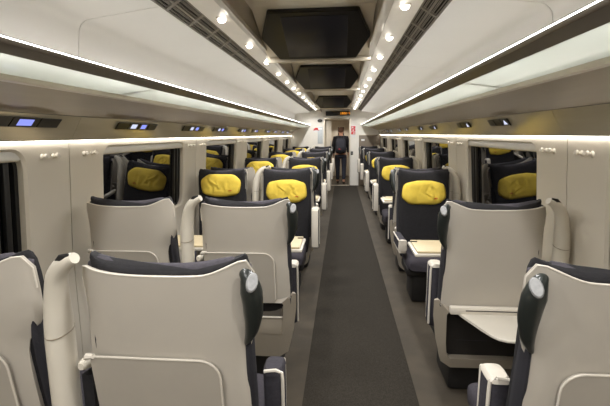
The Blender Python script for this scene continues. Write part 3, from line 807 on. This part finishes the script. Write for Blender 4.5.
# wall notices and signs
def sign(name, lab, cat, loc, parts):
    t = thing(name, lab, cat, loc)
    for nm, bm, mm in parts: obj(nm, bm, mm, t)
    return t
def plate(c, s, bev=0.003): return box(B(), c, s, bev)
yw = YE - 0.006
ov = B(); prism(ov, [(0.075 * math.cos(a), 0, 0.048 * math.sin(a)) for a in [2 * math.pi * k / 24 for k in range(24)]], (0, -0.02, 0))
ring_ = B(); prism(ring_, [(0.062 * math.cos(a), -0.021, 0.036 * math.sin(a)) for a in [2 * math.pi * k / 24 for k in range(24)]], (0, -0.003, 0))
sign('loudspeaker', 'black oval wall unit high on the left of the end wall', 'speaker', (-0.46, yw, 1.95), [('surround', ov, 'black'), ('mesh', ring_, 'rail')])
half = B(); prism(half, [(0.09 * math.cos(a), 0, 0.085 * math.sin(a) - 0.03) for a in [math.pi * k / 14 for k in range(15)]], (0, -0.006, 0))
wl = plate((0, -0.007, -0.02), (0.11, 0.004, 0.014)); 
sign('red_sign', 'red half-round sign beside the white notice on the left end wall', 'sign', (-0.57, yw, 1.69), [('plate', half, 'red'), ('white_line', wl, 'white'), ('backing', plate((0, 0.0015, -0.06), (0.17, 0.003, 0.05)), 'white')])
sign('notice', 'tall pale grey notice panel left of the end door', 'notice', (-0.455, yw, 1.52), [('sheet', plate((0, 0, 0), (0.15, 0.008, 0.50)), 'paper'), ('header', plate((0, -0.005, 0.19), (0.12, 0.003, 0.06)), 'white')])
rs = []
for i, zz in enumerate((0.085, 0.0, -0.085)):
    rs.append(('panel', plate((0, -0.003, zz), (0.125, 0.008, 0.075)), 'red'))
    rs.append(('pictogram', plate((-0.02 + 0.02 * i, -0.0085, zz), (0.045, 0.003, 0.03)), 'white'))
rs.append(('backing', plate((0, 0.0015, -0.03), (0.14, 0.003, 0.36)), 'white'))
sign('safety_sign', 'stack of red safety signs on the wall right of the end door', 'sign', (0.535, yw, 1.66), rs)
sign('door_button', 'small dark push-button plate on the wall right of the end door', 'button', (0.50, yw, 0.98), [('plate', plate((0, 0, 0), (0.07, 0.012, 0.10)), 'dark'), ('button', tube(B(), [(0, -0.005, 0), (0, -0.014, 0)], [0.022, 0.02], 14, (0, 0, 1)), 'silver')])
# partition cabinet on the right
t = thing('partition_cabinet', 'brown-grey luggage partition at the right end beside the doorway', 'cabinet', (1.02, 12.40, 0))
bm = B(); box(bm, (0, 0.0, 0.76), (0.63, 0.07, 1.50), 0.012); obj('panel', bm, 'cabinet', t)
bm = B(); box(bm, (0, 0.0, 1.515), (0.645, 0.085, 0.02), 0.006); obj('top_edge', bm, 'alu', t)
bm = B(); box(bm, (-0.20, -0.037, 1.37), (0.10, 0.006, 0.05), 0.002); obj('label_plate', bm, 'white', t)

# ------------------------------------------------------------------ the person walking away
def skin_obj(name, V, Ed, m, parent, root=0, sub=2):
    me = bpy.data.meshes.new(name); me.from_pydata([v[:3] for v in V], Ed, [])
    me.materials.append(MT[m])
    o = bpy.data.objects.new(name, me); COL.objects.link(o); o.parent = parent
    md = o.modifiers.new('Skin', 'SKIN'); md.use_smooth_shade = True
    for i, v in enumerate(V):
        r = v[3]; me.skin_vertices[0].data[i].radius = r if isinstance(r, tuple) else (r, r)
        me.skin_vertices[0].data[i].use_root = (i == root)
    sm = o.modifiers.new('Subdivision', 'SUBSURF'); sm.levels = sub; sm.render_levels = sub
    return o
class Sk:
    def __init__(s): s.V = []; s.E = []
    def add(s, p, r, par=None):
        s.V.append((*p, r)); i = len(s.V) - 1
        if par is not None: s.E.append((par, i))
        return i
    def chain(s, pts, par):
        for p, r in pts: par = s.add(p, r, par)
        return par
man = thing('person', 'person in a dark jacket and jeans walking away through the end doorway', 'person', (0.165, 12.86, 0), math.radians(-3))
HIP = (0, 0, 0.93)
legs = {-1: [((-0.10, 0.0, 0.86), (0.085, 0.09)), ((-0.10, 0.07, 0.49), 0.058), ((-0.10, 0.12, 0.10), 0.040)], 1: [((0.10, 0.0, 0.86), (0.085, 0.09)), ((0.10, 0.02, 0.48), 0.058), ((0.10, -0.12, 0.12), 0.040)]}
feet = {-1: [((-0.105, 0.20, 0.045), 0.036), ((-0.11, 0.27, 0.032), 0.026)], 1: [((0.105, -0.06, 0.045), 0.036), ((0.11, 0.02, 0.032), 0.026)]}
arms = {-1: [((-0.185, 0.0, 1.43), 0.055), ((-0.235, -0.05, 1.17), 0.042), ((-0.225, 0.08, 0.95), 0.030)], 1: [((0.185, 0.0, 1.43), 0.055), ((0.235, 0.02, 1.16), 0.042), ((0.225, 0.17, 0.98), 0.030)]}
k = Sk()
pel = k.add(HIP, (0.15, 0.10)); wst = k.add((0, 0.0, 1.10), (0.13, 0.09), pel); ch = k.add((0, 0.01, 1.30), (0.155, 0.10), wst); sh_ = k.add((0, 0.01, 1.44), (0.10, 0.075), ch)
nk = k.add((0, 0.015, 1.52), 0.052, sh_); jaw = k.add((0, 0.03, 1.585), (0.062, 0.070), nk); hd = k.add((0, 0.025, 1.66), (0.076, 0.092), jaw); cr = k.add((0, 0.02, 1.715), (0.058, 0.07), hd)
k.add((0, 0.130, 1.625), 0.012, jaw)                       # nose
for q in (-1, 1):
    k.add((q * 0.083, 0.02, 1.635), (0.010, 0.02), jaw)   # ears
    e = k.chain(legs[q], pel); k.chain(feet[q], e)
    wr = k.chain(arms[q], sh_)
    wx, wy, wz = arms[q][-1][0]
    pm = k.add((wx, wy + 0.02, wz - 0.06), (0.022, 0.034), wr)
    for j, (dy, L_) in enumerate(((-0.026, 0.062), (-0.009, 0.074), (0.009, 0.078), (0.026, 0.068))):
        k.chain([((wx - q * 0.002, wy + 0.03 + dy, wz - 0.10), 0.009), ((wx - q * 0.008, wy + 0.035 + dy, wz - 0.10 - L_ * 0.55), 0.008), ((wx - q * 0.024, wy + 0.042 + dy, wz - 0.10 - L_), 0.006)], pm)
    k.chain([((wx - q * 0.012, wy + 0.055, wz - 0.055), 0.010), ((wx - q * 0.022, wy + 0.075, wz - 0.085), 0.008)], pm)
skin_obj('body', k.V, k.E, 'skin', man, 0)
for q in (-1, 1):
    bm = B(); bmesh.ops.create_uvsphere(bm, u_segments=10, v_segments=8, radius=0.011); bmesh.ops.translate(bm, vec=(q * 0.032, 0.105, 1.655), verts=bm.verts[:]); obj('eye', bm, 'white', man)
bm = B(); tube(bm, [(-0.024, 0.098, 1.585), (0, 0.105, 1.584), (0.024, 0.098, 1.585)], [0.003, 0.006, 0.003], 6); obj('mouth', bm, 'red', man)
k = Sk()
a = k.add((0, 0.0, 0.90), (0.195, 0.145)); a = k.add((0, 0.0, 1.10), (0.190, 0.14), a); b_ = k.add((0, 0.01, 1.30), (0.205, 0.14), a); c_ = k.add((0, 0.008, 1.44), (0.155, 0.11), b_); k.add((0, 0.008, 1.51), (0.068, 0.066), c_)
for q in (-1, 1): k.chain([(p, (r if not isinstance(r, tuple) else r[0]) + 0.02) for p, r in arms[q]], c_)
skin_obj('jacket', k.V, k.E, 'jacket', man, 0)
k = Sk(); a = k.add((0, 0, 0.96), (0.162, 0.118))
for q in (-1, 1): k.chain([(p, tuple(v + 0.016 for v in r) if isinstance(r, tuple) else r + 0.018) for p, r in legs[q]], a)
skin_obj('trousers', k.V, k.E, 'jeans', man, 0)
for q in (-1, 1):
    (x, y, z), _ = legs[q][-1]
    k = Sk(); a = k.add((x, y - 0.02, 0.055), (0.045, 0.050)); k.chain([((x, y + 0.07, 0.050), (0.046, 0.045)), ((x + q * 0.008, y + 0.17, 0.036), (0.040, 0.034))], a); skin_obj('shoe', k.V, k.E, 'shoe', man, 0)
bm = B(); bmesh.ops.create_uvsphere(bm, u_segments=24, v_segments=16, radius=1.0)
for v in bm.verts:
    x, y, z = v.co; n_ = noise.noise(Vector((x * 3, y * 3, z * 5))) * 0.07
    kf = 1 + n_
    if y > 0.35 and z < 0.35: kf *= 0.80
    v.co = (x * 0.092 * kf, 0.012 + y * 0.108 * kf, 1.672 + z * 0.098 * kf)
obj('hair', bm, 'hair', man, 60)
man.scale = (1.0, 1.0, 1.0)
# backpack worn by the person
bp_ = thing('backpack', 'dark backpack with a red tag worn by the person in the doorway', 'backpack', (0.165, 12.63, 0.99), math.radians(-3))
rings = []
for z, wd, d_ in ((0.0, 0.12, 0.05), (0.02, 0.15, 0.075), (0.15, 0.16, 0.095), (0.30, 0.155, 0.085), (0.40, 0.13, 0.065), (0.44, 0.08, 0.035)):
    rings.append([(wd * math.copysign(abs(math.cos(q)) ** 0.6, math.cos(q)), d_ * math.copysign(abs(math.sin(q)) ** 0.6, math.sin(q)) - 0.02, z) for q in [2 * PI * j / 24 for j in range(24)]])
bm = B(); loft(bm, rings); obj('bag', bm, 'bag', bp_, 60)
rings = [[(wd * math.copysign(abs(math.cos(q)) ** 0.6, math.cos(q)), d_ * math.copysign(abs(math.sin(q)) ** 0.6, math.sin(q)) - 0.095, z) for q in [2 * PI * j / 20 for j in range(20)]] for z, wd, d_ in ((0.04, 0.09, 0.02), (0.06, 0.11, 0.035), (0.17, 0.11, 0.035), (0.20, 0.09, 0.02))]
bm = B(); loft(bm, rings); pk = obj('front_pocket', bm, 'jacket', bp_, 60)
bm = B(); box(bm, (-0.03, -0.134, 0.11), (0.05, 0.006, 0.018), 0.002); obj('red_tag', bm, 'red', pk)
for q in (-1, 1):
    pth, rr = smooth_path([(q * 0.10, 0.04, 0.08), (q * 0.185, 0.16, 0.10), (q * 0.155, 0.325, 0.28), (q * 0.125, 0.29, 0.43), (q * 0.10, 0.16, 0.505), (q * 0.085, 0.06, 0.44), (q * 0.07, 0.02, 0.40)], [(0.018, 0.005)] * 7, 4)
    bm = B(); tube(bm, pth, rr, 8, (1, 0, 0)); obj('strap', bm, 'bag', bp_, 60)
